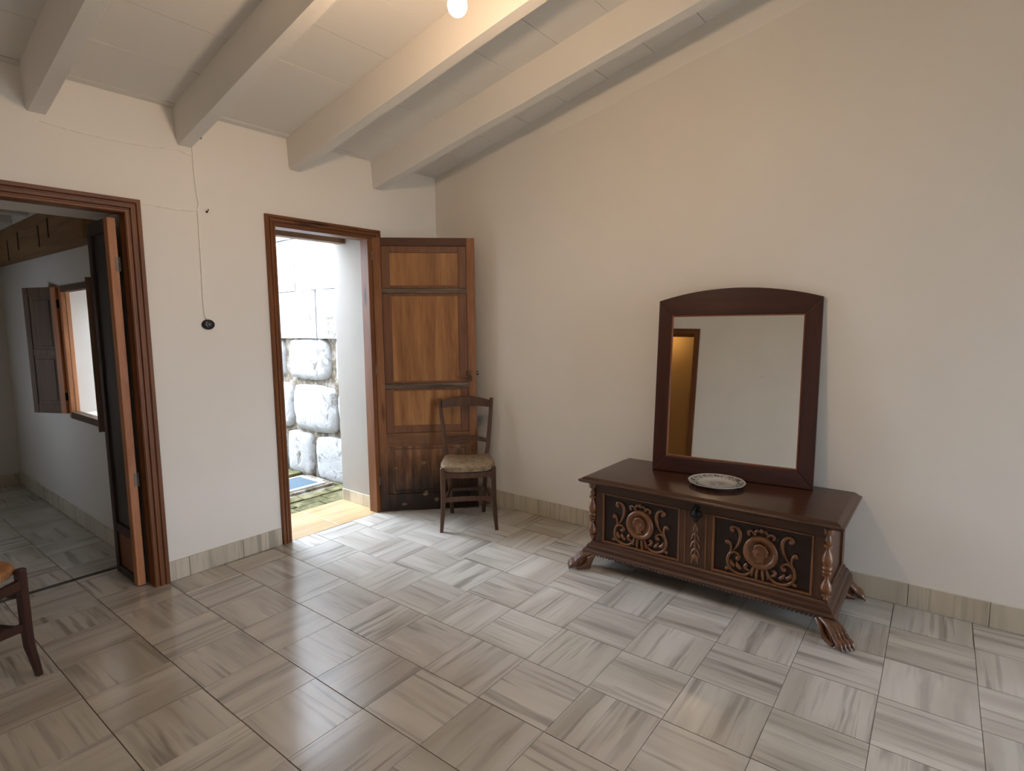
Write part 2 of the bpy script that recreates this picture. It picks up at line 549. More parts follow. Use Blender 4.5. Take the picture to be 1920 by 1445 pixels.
for b in BE:
    m = MB()
    n = 34
    rings = []
    rnd = random.Random(int(b[0] * 100) + 500)
    for i in range(n + 1):
        y = YW + .04 + (YF - .05 - YW - .04) * i / n
        x = bx(b, y); w = b[1]
        j = [rnd.uniform(-.0022, .0022) for _ in range(4)]
        c = .008
        sec = [(x - .012 + j[0], .02), (x + j[1], -.198 + c), (x + c, -.205 + j[2]), (x + w - c, -.205 + j[2]), (x + w + j[3], -.198 + c), (x + w + .012, .02)]
        rings.append([cpt(a, y, o) for a, o in sec])
    m.loft(rings)
    put('beam', m, M['beam'], ceil, smooth=True, angle=28)
edges = [(XL, 0)] + [(b[0], b[2]) for b in BE]
rights = [(b[0] + b[1], b[2]) for b in BE] + [(XW, 0)]
for i in range(len(BE) + 1):
    xl = (XL, 0) if i == 0 else rights[i - 1]
    xr = (XW, 0) if i == len(BE) else (BE[i][0], BE[i][2])
    y = YW
    first = True
    rnd = random.Random(i + 3)
    while y > YT:
        ln = .045 if first else .33
        yb = max(y - ln, YT)
        g = .002
        d = rnd.uniform(-.0015, .0015) - (.004 if first else 0)
        m = MB()
        X = lambda e, yy: e[0] + e[1] * (YW - yy)
        slab(m, X(xl, y), X(xr, y), y - g, X(xl, yb), X(xr, yb), yb + g, d, .02)
        bmesh.ops.recalc_face_normals(m.bm, faces=m.bm.faces[:])
        put('ceiling_panel', m, M['ceiling'], ceil)
        y = yb; first = False

m = MB()                                            # faint plaster ledge under the ceiling on the right wall
pts = []
for i in range(25):
    yy = 2.9 + (YF - 2.9) * i / 24
    dep = min(1, i / 6) * .010
    zr = 2.957 + .2085 * (2.263 - yy) + .006 * math.sin(i * 1.7)
    pts.append([(XW, yy, zr - .02), (XW - dep, yy, zr), (XW - dep, yy, cz(yy) + .01), (XW, yy, cz(yy) + .01)])
m.loft(pts)
struct(put('trim_1', m, M['wall'], smooth=True), 'shallow plaster ledge along the top of the right wall')

# ------------------------------------------------------------------ floors
def clip(poly, x0, x1, y0, y1):
    def cut(p, ax, lim, sg):
        out = []
        for i in range(len(p)):
            a, b = p[i], p[(i + 1) % len(p)]
            ia, ib = sg * (a[ax] - lim) >= 0, sg * (b[ax] - lim) >= 0
            if ia:
                out.append(a)
            if ia != ib:
                tt = (lim - a[ax]) / (b[ax] - a[ax])
                out.append((a[0] + (b[0] - a[0]) * tt, a[1] + (b[1] - a[1]) * tt))
        return out
    for ax, lim, sg in ((0, x0, 1), (0, x1, -1), (1, y0, 1), (1, y1, -1)):
        p2 = cut(poly, ax, lim, sg)
        poly = p2
        if len(poly) < 3:
            return []
    return poly
def area(p):
    return abs(sum(p[i][0] * p[(i + 1) % len(p)][1] - p[(i + 1) % len(p)][0] * p[i][1] for i in range(len(p)))) / 2
TA, TB, DL = .21513 * CAMH, .21412 * CAMH, .01322
TX, TY = .60746 * CAMH, 1.37393 * CAMH
def grid(j, k):
    a, b = TA * j, -TB * k
    return (TX + math.cos(DL) * a - math.sin(DL) * b, TY + math.sin(DL) * a + math.cos(DL) * b)
def tile_mesh(w, d):
    mb = MB()
    mb.prism([(-w / 2, -d / 2), (w / 2, -d / 2), (w / 2, d / 2), (-w / 2, d / 2)], lambda a, b, h: (a, b, h), -.012, 0.0, .0006)
    return mb.mesh('tile', M['tile'])
G = .0014
full = tile_mesh(TA - 2 * G, TB - 2 * G)
def tiles(parent, x0, x1, y0, y1):
    for j in range(-12, 14):
        for k in range(-20, 18):
            c = [grid(j, k), grid(j + 1, k), grid(j + 1, k + 1), grid(j, k + 1)]
            cx = sum(p[0] for p in c) / 4; cy = sum(p[1] for p in c) / 4
            p = clip(c, x0, x1, y0, y1)
            if not p or area(p) < .0008:
                continue
            turn = DL + (PI / 2 if (j + k) % 2 == 0 else 0)
            dz = random.uniform(-.0004, .0)
            if area(p) > TA * TB * .995:
                put('tile', full, None, parent, (cx, cy, dz), (0, 0, turn))
            else:
                cc = Vector((sum(q[0] for q in p) / len(p), sum(q[1] for q in p) / len(p)))
                ca, sa = math.cos(-turn), math.sin(-turn)
                loc = []
                for q in p:
                    d = Vector(q) - cc
                    sc = max(.2, 1 - 2 * G / max(.02, d.length * 1.2))
                    e = (Vector(q) - Vector((cx, cy)) - (d * (1 - sc)))
                    loc.append((e.x * ca - e.y * sa, e.x * sa + e.y * ca))
                mb = MB()
                mb.prism(loc, lambda a, b, h: (a, b, h), -.012, 0.0, .0)
                put('tile', mb, M['tile'], parent, (cx, cy, dz), (0, 0, turn))
m = MB(); m.box(XL - .3, XW + .1, YF - .1, YW + .05, -.12, -.004)
floor = struct(put('floor', m, M['grout']), 'polished streaked marble tile floor laid in alternating directions')
tiles(floor, XL, XW, YT, YW)
m = MB()
for i in range(15):
    for j in range(8):
        xa, ya = XL + .337 * i, YF + .3125 * j
        m.box(xa + .002, xa + .335, ya + .002, ya + .3105, -.012, 0)
st = put('tile_field', m, M['tile'], floor); st['kind'] = 'stuff'
m = MB(); m.box(-1.9, 1.28, YW + .05, 7.3, -.12, -.004)
floor2 = struct(put('floor', m, M['grout']), 'dim tiled floor of the room beyond the left doorway')
tiles(floor2, D2[0], D2[1] + .03, YW, 4.125)
tiles(floor2, -.75, 1.235, 4.165, 7.2)
m = MB(); m.box(D2[0] - .02, D2[1] + .03, 4.128, 4.162, -.02, .003, .002)
struct(put('trim_2', m, plain('dark_strip', srgb(52, 46, 42), .6)), 'dark threshold strip across the left doorway')

# doorway 1 threshold slabs
m = MB(); m.box(D1[0] - .02, 2.86, YW, 4.19, -.12, -.006)
sill = struct(put('floor', m, M['grout']), 'tan stone threshold in the bright doorway')
for xa, xb in ((2.028, 2.44), (2.444, 2.858)):
    m = MB(); m.prism([(-(xb - xa) / 2, -.268), ((xb - xa) / 2, -.268), ((xb - xa) / 2, .268), (-(xb - xa) / 2, .268)], lambda a, b, h: (a, b, h), -.02, 0, .002)
    put('threshold_slab', m, M['threshold'], sill, ((xa + xb) / 2, 3.917, 0))

# ------------------------------------------------------------------ skirting (single marble pieces)
def skirt(name, pts, x_or_y, face, lo, hi, label, h=.122, step=.335, start=0.0):
    par = empty(name); struct(par, label)
    par['kind'] = 'structure'
    a = lo
    i = 0
    first = True
    while a < hi - .01:
        b = min(a + (start if first and start else step), hi)
        first = False
        g = .0012
        hh = h + random.uniform(-.002, .002)
        mb = MB()
        L = b - a - 2 * g
        if x_or_y == 'x':
            mb.box(-L / 2, L / 2, 0, .011, 0, hh, .002)
            put('skirting_tile', mb, M['skirting'], par, ((a + b) / 2, face - .011, 0.0005))
        elif x_or_y == 'y':
            mb.box(-.011, 0, -L / 2, L / 2, 0, hh, .002)
            put('skirting_tile', mb, M['skirting'], par, (face, (a + b) / 2, 0.0005))
        a = b
        i += 1
    return par
skirt('baseboard_back', None, 'x', YW, 1.243, 1.972, 'marble skirting between the two doorways', start=.12)
skirt('baseboard_back', None, 'x', YW, 2.945, XW - .011, 'marble skirting behind the open door', start=.2)
skirt('baseboard_back', None, 'x', YW, XL, .24, 'marble skirting left of the left doorway')
skirt('baseboard_right', None, 'y', XW, YF, YW - .011, 'marble skirting along the right wall', .128, start=.16)
skirt('baseboard_room', None, 'y', 1.235, 4.19, 7.2, 'marble skirting in the dim far room', .12)
skirt('baseboard_room', None, 'x', 7.2, -.75, 1.22, 'marble skirting on the far end wall of the dim room', .12)
skirt('baseboard_doorway', None, 'y', 2.86, 3.735, 4.185, 'tan skirting inside the bright doorway', .10, start=.45)

# ------------------------------------------------------------------ door casings
PROF = [(0, .010), (.006, .016), (.016, .016), (.020, .010), (.026, .010), (.030, .020), (.046, .022), (.050, .014), (.055, .014), (.060, .022), (.076, .024), (.080, .020), (.080, .0), (0, .0)]
def casing(parent, P, prof, a0, a1, zi, sides='LRT', zb=0.0):
    """P(a, z, h): point at distance a along the wall, height z, h proud of it"""
    if 'L' in sides:
        m = MB(); m.loft([[P(a0 - d, zb, h) for d, h in prof], [P(a0 - d, zi + d, h) for d, h in prof]])
        put('casing_side', m, M['pine'], parent)
    if 'R' in sides:
        m = MB(); m.loft([[P(a1 + d, zb, h) for d, h in prof], [P(a1 + d, zi + d, h) for d, h in prof]])
        put('casing_side', m, M['pine'], parent)
    m = MB(); m.loft([[P(a0 - d, zi + d, h) for d, h in prof], [P(a1 + d, zi + d, h) for d, h in prof]])
    put('casing_head', m, M['pine_x'], parent)

d1 = struct(empty('door_1'), 'brown wooden frame of the bright doorway')
pr = [(d * .86, h) for d, h in PROF]
pr1 = [(0, .012)] + pr[1:-1] + [(0, 0)]
casing(d1, lambda a, z, h: (a, YW - h, z), pr1, D1[0], D1[1] + .055, D1[2] + .008)
m = MB(); m.box(D1[0] - .02, D1[0], YW - .012, YW + .10, 0, D1[2] + .02, .003); put('jamb', m, M['pine'], d1)
m = MB(); m.box(D1[1], D1[1] + .058, YW - .012, YW + .085, 0, D1[2] + .02, .003); put('jamb', m, M['pine'], d1)
m = MB(); m.box(D1[0], D1[1], YW - .012, YW + .10, D1[2], D1[2] + .025, .003); put('head_jamb', m, M['pine_x'], d1)
m = MB(); m.box(D1[0] - .02, 2.862, 4.0, 4.09, 2.205, 2.252, .004); put('lintel', m, M['lintel'], d1)
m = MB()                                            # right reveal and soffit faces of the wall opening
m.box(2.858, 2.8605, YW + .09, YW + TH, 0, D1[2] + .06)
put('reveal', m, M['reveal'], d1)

d2 = struct(empty('door_2'), 'broad moulded pine frame of the left doorway')
casing(d2, lambda a, z, h: (a, YW - h * 1.3, z), PROF, D2[0], D2[1], D2[2])
m = MB(); m.box(D2[1], D2[1] + .03, YW - .012, YW + .07, 0, D2[2] + .02, .003); put('jamb', m, M['pine'], d2)
m = MB(); m.box(D2[0] - .02, D2[0], YW - .012, YW + .07, 0, D2[2] + .02, .003); put('jamb', m, M['pine'], d2)
m = MB(); m.box(D2[0], D2[1], YW - .012, YW + .07, D2[2], D2[2] + .03, .003); put('head_jamb', m, M['pine_x'], d2)

d3 = struct(empty('door_3'), 'brown frame of the doorway reflected in the mirror')
casing(d3, lambda a, z, h: (XL + h, a, z), PROF, D3[0], D3[1], D3[2])
for ya in (D3[0] - .02, D3[1]):
    m = MB(); m.box(XL - .30, XL + .012, ya, ya + .02, 0, D3[2] + .02, .003); put('jamb', m, M['pine'], d3)
m = MB(); m.box(XL - .30, XL + .012, D3[0], D3[1], D3[2], D3[2] + .03, .003); put('head_jamb', m, M['pine'], d3)

# ------------------------------------------------------------------ far room behind the left doorway
m = MB(); 
WB = (4.50, 5.28, .88, 1.855)                        # window opening in the far room's right wall
X2 = 1.235
m.box(X2, 1.55, YW + TH, WB[0], -.05, 3.2); m.box(X2, 1.55, WB[1], 7.5, -.05, 3.2)
m.box(X2, 1.55, WB[0], WB[1], -.05, WB[2]); m.box(X2, 1.55, WB[0], WB[1], WB[3], 3.2)
struct(put('wall_room', m, M['wall_dim']), 'dim wall with a shuttered window in the far room')
m = MB(); m.box(-1.2, 1.55, 7.2, 7.5, -.05, 3.2)
struct(put('wall_room', m, M['wall_dim']), 'end wall of the dim far room')
WR = (5.50, 5.90, .90, 1.30)                          # added window, unseen left of the view, to brighten that room
m = MB()
m.box(-1.2, -.75, YW + TH, WR[0], -.05, 3.2); m.box(-1.2, -.75, WR[1], 7.2, -.05, 3.2)
m.box(-1.2, -.75, WR[0], WR[1], -.05, WR[2]); m.box(-1.2, -.75, WR[0], WR[1], WR[3], 3.2)
struct(put('wall_room', m, M['wall_dim']))
m = MB(); m.box(1.13, X2, 4.18, 7.2, 2.33, 2.44); put('wall_plate_infill', m, M['wall_dim'], None)['kind'] = 'structure'
m = MB(); m.box(-1.2, 1.55, YW + TH, 7.5, 2.43, 2.55)
c2 = struct(put('ceiling', m, M['wall_dim']), 'low ceiling of the dim far room')
for i in range(6):
    yy = 4.40 + i * .52
    m = MB(); m.box(-.75, X2, yy, yy + .075, 2.365, 2.435, .008)
    put('rafter', m, M['wall_dim'], c2)
m = MB()
m.hexa([(1.115, 4.18, 2.075), (X2, 4.18, 2.075), (X2, 7.2, 2.115), (1.115, 7.2, 2.115), (1.115, 4.18, 2.335), (X2, 4.18, 2.335), (X2, 7.2, 2.36), (1.115, 7.2, 2.36)])
bm_ = put('wall_plate', m, M['raw_beam'], c2); bm_['label'] = 'raw timber wall beam with plaster smears'
for yy, dz in ((6.1, .0), (5.15, .02), (4.9, .06), (5.75, .05)):
    m = MB(); m.box(1.111, 1.118, yy, yy + .02, 2.09 + dz, 2.25 + dz * .5)
    put('saw_cut', m, plain('dark_saw_cut', srgb(60, 42, 26), .8), c2)

w1 = struct(empty('window_1', (X2, 4.89, WB[2])), 'small window frame in the dim far room')
for nm, a in (('frame_side', (-.012, .045, -.40, -.345, -.03, .965)), ('frame_side', (-.012, .045, .345, .40, -.03, .965)), ('frame_head', (-.012, .045, -.345, .345, .92, .965)), ('frame_sill', (-.014, .045, -.345, .345, -.03, .02))):
    m = MB(); m.box(*a, .003); put(nm, m, M['pine_light'] if nm == 'frame_side' else M['shutter'], w1)
m = MB(); m.box(.016, .020, -.345, .345, .02, .92); put('pane', m, M['glass'], w1)

def shutter(y, rot, label, flip):
    o = empty('window_shutter', (X2 - .018, y, .885), (0, 0, rot))
    tag(o, label, 'shutter', 'shutters of the far window')
    wd, ht, th = .325, .955, .030
    s = flip
    # local x runs from the hinge to the free edge, y is thickness
    for xa, xb in ((0, .05), (wd - .05, wd)):
        m = MB(); m.box(xa, xb, -th / 2, th / 2, 0, ht, .003); put('stile', m, M['pine_light'] if xa == 0 else M['shutter'], o)
    for za, zb in ((0, .07), (.44, .49), (ht - .07, ht)):
        m = MB(); m.box(.05, wd - .05, -th / 2 + .002, th / 2 - .002, za, zb, .003); put('rail', m, M['shutter'], o)
    for za, zb in ((.07, .44), (.49, ht - .07)):
        m = MB(); m.box(.05, wd - .05, -.008, .008, za, zb); m.box(.075, wd - .075, -.013, .013, za + .025, zb - .025, .004)
        put('panel', m, M['shutter'], o)
    for z in (.10, .80):
        m = MB(); m.box(-.0035, .0005, -.013, .013, z, z + .06); m.tube([(-.004, -.016 * s, z), (-.004, -.016 * s, z + .06)], .005, 6); put('hinge', m, M['iron'], o)
    return o
shutter(5.288, math.radians(90 + 24), 'brown panelled shutter folded back beside the left of the far window', 1)
shutter(4.455, math.radians(-90 - 19), 'dark shutter on the right of the far window, half behind the door leaf', -1)

# narrow folding door leaf standing in the left doorway
lf = tag(empty('door_leaf', (1.126, 3.715, .006)), 'narrow dark door leaf folded back in the left doorway', 'door')
L_, T_ = .357, .042
for ya, yb, mt in ((0, .06, 'pine_light'), (L_ - .055, L_, 'dark_leaf')):
    m = MB(); m.box(-T_ / 2, T_ / 2, ya, yb, 0, 2.135, .003); put('stile', m, M[mt], lf)
for za, zb in ((0, .05), (.27, .33), (2.06, 2.135)):
    m = MB(); m.box(-T_ / 2 + .001, T_ / 2 - .001, .06, L_ - .055, za, zb, .002); put('rail', m, M['dark_leaf'], lf)
m = MB(); m.box(-.008, .008, .06, L_ - .055, .33, 2.06); put('tall_panel', m, M['dark_glass'], lf)
m = MB(); m.box(-.010, .010, .06, L_ - .055, .05, .27); put('low_panel', m, M['pine'], lf)
for z in (.60, 1.84):
    m = MB(); m.box(.004, .020, -.002, .0005, z, z + .08); m.tube([(.024, -.004, z), (.024, -.004, z + .08)], .005, 8)
    put('hinge', m, M['brass'], lf)

# ------------------------------------------------------------------ courtyard
XS = 3.17
m = MB(); m.box(XS + .05, XS + .5, YW + TH + .01, 8.3, -.2, 3.5)
cw = struct(put('wall_courtyard', m, M['mortar']), 'whitewashed rough stone wall across the courtyard')
def stone(ya, yb, za, zb, seed, flat):
    r = random.Random(seed)
    cy, czz = (ya + yb) / 2, (za + zb) / 2
    hy, hz = (yb - ya) / 2, (zb - za) / 2
    nu, nv = 11, 8
    m = MB()
    grid_ = []
    for j in range(nv + 1):
        row_ = []
        for i in range(nu + 1):
            u, v_ = 2 * i / nu - 1, 2 * j / nv - 1
            k = 1 - (.0 if flat else .11) * (abs(u) ** 3) * (abs(v_) ** 3)
            q = Vector((u * hy * 7 + seed * 3.1, v_ * hz * 7, seed * 1.7))
            e = max(abs(u), abs(v_))
            wob = noise.noise(q * .8) * (.004 if flat else .016)
            y, z = u * hy * k + wob * (1 if e > .9 else .4), v_ * hz * k + noise.noise(q * .9 + Vector((9, 2, 5))) * (.003 if flat else .014)
            fall = max(0.0, (e - .72) / .28) ** 2
            x = -.014 - noise.noise(q) * .010 - noise.noise(q * 2.7) * .006 + fall * (.006 if flat else .03)
            row_.append(m.bm.verts.new((x, y, z)))
        grid_.append(row_)
    for j in range(nv):
        for i in range(nu):
            m.face((grid_[j][i], grid_[j][i + 1], grid_[j + 1][i + 1], grid_[j + 1][i]))
    rim_ = [grid_[0][i] for i in range(nu)] + [grid_[j][nu] for j in range(nv)] + [grid_[nv][i] for i in range(nu, 0, -1)] + [grid_[j][0] for j in range(nv, 0, -1)]
    back = [m.bm.verts.new((.06, q.co.y, q.co.z)) for q in rim_]
    n = len(rim_)
    for i in range(n):
        m.face((rim_[i], rim_[(i + 1) % n], back[(i + 1) % n], back[i]))
    put('stone', m, M['stone'], cw, (XS, cy, czz), smooth=True, angle=70)
rows = [(-.05, .425, [4.19, 5.13, 5.66, 6.3, 7.0, 7.8]), (.455, .935, [4.2, 4.70, 5.49, 6.15, 6.8, 7.6]), (.985, 1.40, [4.19, 4.745, 5.58, 6.1, 6.9, 7.7]),
        (1.408, 1.88, [4.2, 4.95, 5.75, 6.4, 7.2, 8.0]), (1.885, 2.40, [4.2, 5.3, 6.3, 7.3, 8.2]), (2.41, 2.95, [4.2, 4.9, 5.9, 6.9, 7.9]), (2.96, 3.48, [4.2, 5.2, 6.2, 7.2, 8.2])]
gaps = {0: .07, 1: .05, 2: .13, 3: .022, 4: .016, 5: .01, 6: .02}
sd = 1
for ri, (za, zb, ys) in enumerate(rows):
    for a, b in zip(ys, ys[1:]):
        g = gaps[ri] / 2
        stone(a + g, b - g, za, zb, sd, ri >= 3); sd += 1
m = MB(); m.box(1.55, XS + .1, 7.9, 8.1, -.2, 1.0)  # unseen end wall kept low so more sky light reaches the doorway
struct(put('wall_courtyard', m, M['render']))
m = MB(); m.box(1.55, XS + .1, YW + TH, 8.0, -.2, -.045)
yard = struct(put('floor', m, M['mortar']), 'mossy courtyard paving outside the bright doorway')
HX0, HX1, HY0, HY1 = 2.66, 3.08, 4.79, 5.22
rnd = random.Random(5)
yy = YW + TH + .015
row = 0
while yy < 7.8:
    dy = .145
    xx = 1.56 - (.14 if row % 2 else 0)
    while xx < XS:
        wx = rnd.uniform(.25, .32)
        p = clip([(xx, yy), (xx + wx, yy), (xx + wx, yy + dy), (xx, yy + dy)], 1.56, XS, 0, 9)
        cxm = xx + wx / 2
        if p and not (yy + dy > HY0 - .03 and yy < HY1 + .03 and xx + wx > HX0 - .03 and xx < HX1 + .03):
            x0_, x1_ = p[0][0], p[1][0]
            if x1_ - x0_ > .04:
                m = MB()
                a, b = (x1_ - x0_) / 2 - .006, dy / 2 - .006
                m.prism([(-a, -b), (a, -b), (a, b), (-a, b)], lambda u, v, h: (u, v, h), -.045, -.012 + rnd.uniform(-.006, .004), .006)
                put('paver', m, M['moss'], yard, ((x0_ + x1_) / 2, yy + dy / 2, 0))
        xx += wx
    yy += dy
    row += 1
m = MB(); m.box(1.56, XS, HY0 - .03, HY1 + .03, -.045, -.02); put('bedding', m, M['mortar'], yard)
ht = tag(empty('floor_hatch', ((HX0 + HX1) / 2, (HY0 + HY1) / 2, -.02)), 'blue-grey hatch cover with a white rim in the courtyard paving', 'hatch cover')
a, b = (HX1 - HX0) / 2, (HY1 - HY0) / 2
m = MB(); m.box(-a, a, -b, -b + .04, 0, .02, .003); m.box(-a, a, b - .04, b, 0, .02, .003); m.box(-a, -a + .04, -b + .04, b - .04, 0, .02, .003); m.box(a - .04, a, -b + .04, b - .04, 0, .02, .003)
put('rim', m, M['hatch_rim'], ht)
m = MB(); m.box(-a + .04, a - .04, -b + .04, b - .04, 0, .014, .002); put('cover', m, M['hatch'], ht)

# ------------------------------------------------------------------ hall behind the camera-side doorway (seen in the mirror)
m = MB(); m.box(-3.6, XL - .3, 1.2, 3.65, -.12, -.004)
struct(put('floor', m, M['tile']))
hm = plaster('ochre_hall_plaster', srgb(214, 190, 150))
for i, a in enumerate(((-3.9, -3.6, .9, 3.9, -.05, 2.6), (-3.6, XL - .3, .9, 1.2, -.05, 2.6), (-3.6, XL - .3, 3.6, 3.9, -.05, 2.6))):
    m = MB(); m.box(*a); struct(put('wall_hall', m, hm))
m = MB(); m.box(-3.9, XL - .3, .9, 3.9, 2.55, 2.7)
struct(put('ceiling', m, hm))
hl = tag(empty('ceiling_lamp', (-3.25, 2.85, 2.55)), 'warm bulb in the hall beyond the mirrored doorway', 'lamp')
m = MB(); m.lathe([(.05, 0), (.05, -.02), (.02, -.03), (.018, -.07), (.0, -.07)], 16); put('socket', m, M['black'], hl, smooth=True)
m = MB(); m.ball((0, 0, -.11), .04, (1, 1, 1.15), 16, 10); put('bulb', m, M['hall_bulb'], hl, smooth=True)

m = MB(); m.box(-14, 16, -30, YF - .3, -.3, -.12)  # added outside, unseen, to cut light rising through the added opening
struct(put('ground', m, M['render_ground']), 'bare ground outside behind the viewer')
# ------------------------------------------------------------------ added window behind the camera, for fill light
w2 = struct(empty('window_2', ((WN[0] + WN[1]) / 2, YF, WN[2])), 'window in the wall behind the viewer')
hw, hh = (WN[1] - WN[0]) / 2, WN[3] - WN[2]
for a in ((-hw, -hw + .05), (hw - .05, hw)):
    m = MB(); m.box(a[0], a[1], -.20, -.14, 0, hh, .003); put('frame_side', m, M['pine'], w2)
for a in ((0, .05), (hh - .05, hh)):
    m = MB(); m.box(-hw + .05, hw - .05, -.198, -.142, a[0], a[1], .003); put('frame_rail', m, M['pine_x'], w2)

# ------------------------------------------------------------------ open weathered door
dr = tag(empty('wooden_door', (2.85, 3.64, .008), (0, 0, math.radians(-45))), 'weathered brown panelled door standing open beside the bright doorway', 'door')
LW, LT, LH = .80, .038, 2.207
def bx_(name, x0, x1, z0, z1, mat, ya=-LT / 2, yb=LT / 2, bev=.002):
    m = MB(); m.box(x0, x1, ya, yb, z0, z1, bev)
    return put(name, m, M[mat], dr)
bx_('stile', 0, .063, 0, LH, 'door_z'); bx_('stile', .735, LW, 0, LH, 'door_z')
bx_('top_rail', .063, .735, 2.145, LH, 'door_top')
bx_('rail', .063, .735, 1.772, 1.812, 'door_worn'); bx_('rail', .063, .735, 1.010, 1.050, 'door_worn')
bx_('lock_rail', .063, .735, .535, .645, 'door_x'); bx_('bottom_rail', .063, .735, 0, .135, 'door_x')
for z0, z1, wv, mt in ((1.812, 2.145, .068, 'door_panel'), (1.050, 1.772, .072, 'door_panel'), (.645, 1.010, .066, 'door_panel')):
    tb = .055 if z0 > 1.5 else (.020 if z1 > 1.5 else .055)
    bt = .025 if z0 > 1.5 else (.02 if z1 > 1.5 else .062)
    if z0 < .8: tb = .018
    p = bx_('panel', .063, .735, z0, z1, mt, -.005, .005, 0)
    xa, xb = .063, .735
    for q in ((xa, xa + wv, z0, z1), (xb - wv, xb, z0, z1), (xa + wv, xb - wv, z0, z0 + bt), (xa + wv, xb - wv, z1 - tb, z1)):
        m = MB(); m.box(q[0] + .001, q[1] - .001, -.013, .013, q[2] + .001, q[3] - .001, .004); put('panel_moulding', m, M['door_mould'], p)
p = bx_('low_panel', .063, .735, .135, .535, 'door_panel_low', -.006, .006, 0)
m = MB()
for xa, xb, za, zb in ((.112, .122, .155, .515), (.692, .702, .155, .515), (.122, .692, .505, .515), (.122, .692, .155, .165)):
    m.box(xa, xb, -.012, .012, za, zb, .002)
put('panel_bead', m, M['door_x'], p)
m = MB(); m.box(.722, .768, -LT / 2 - .004, -LT / 2 + .001, 1.06, 1.15, .001)
m.tube([(.755, -LT / 2, 1.098), (.755, -LT / 2 - .045, 1.098), (.735, -LT / 2 - .05, 1.099), (.685, -LT / 2 - .05, 1.10)], [.008, .008, .008, .006], 8)
put('handle', m, M['handle'], dr, smooth=True)
m = MB(); m.tube([(.80, 0, 1.115), (.822, 0, 1.115)], .006, 8); m.tube([(.80, 0, 1.13), (.818, .0, 1.14)], .004, 8); put('latch', m, M['iron'], dr)
for z in (2.03, 1.13, .22):
    m = MB(); m.tube([(-.006, -LT / 2 - .002, z), (-.006, -LT / 2 - .002, z + .07)], .006, 8)
    put('hinge', m, M['brass'], dr)

# ------------------------------------------------------------------ chairs
def leg_loft(m, pts, sz):
    """square section following pts (x, y, z) with half sizes sz"""
    rings = []
    for (x, y, z), s in zip(pts, sz):
        c = s * .35
        rings.append([(x - s, y - s + c, z), (x - s + c, y - s, z), (x + s - c, y - s, z), (x + s, y - s + c, z), (x + s, y + s - c, z), (x + s - c, y + s, z), (x - s + c, y + s, z), (x - s, y + s - c, z)])
    m.loft(rings)
def bar(m, a, b, hw, hz, bow=0.0, n=8, arch=0.0):
    """rail from a to b, half thickness hw (depth), half height hz"""
    a, b = Vector(a), Vector(b)
    d = (b - a); d.z = 0; d.normalize()
    nrm = Vector((-d.y, d.x, 0))
    rings = []
    for i in range(n + 1):
        tt = i / n
        k = 1 - (2 * tt - 1) ** 2
        p = a.lerp(b, tt) + nrm * bow * k + Vector((0, 0, arch * k))
        z = hz if not callable(hz) else hz(tt)
        rings.append([p - nrm * hw - Vector((0, 0, z)), p + nrm * hw - Vector((0, 0, z)), p + nrm * hw + Vector((0, 0, z)), p - nrm * hw + Vector((0, 0, z))])
    m.loft(rings)
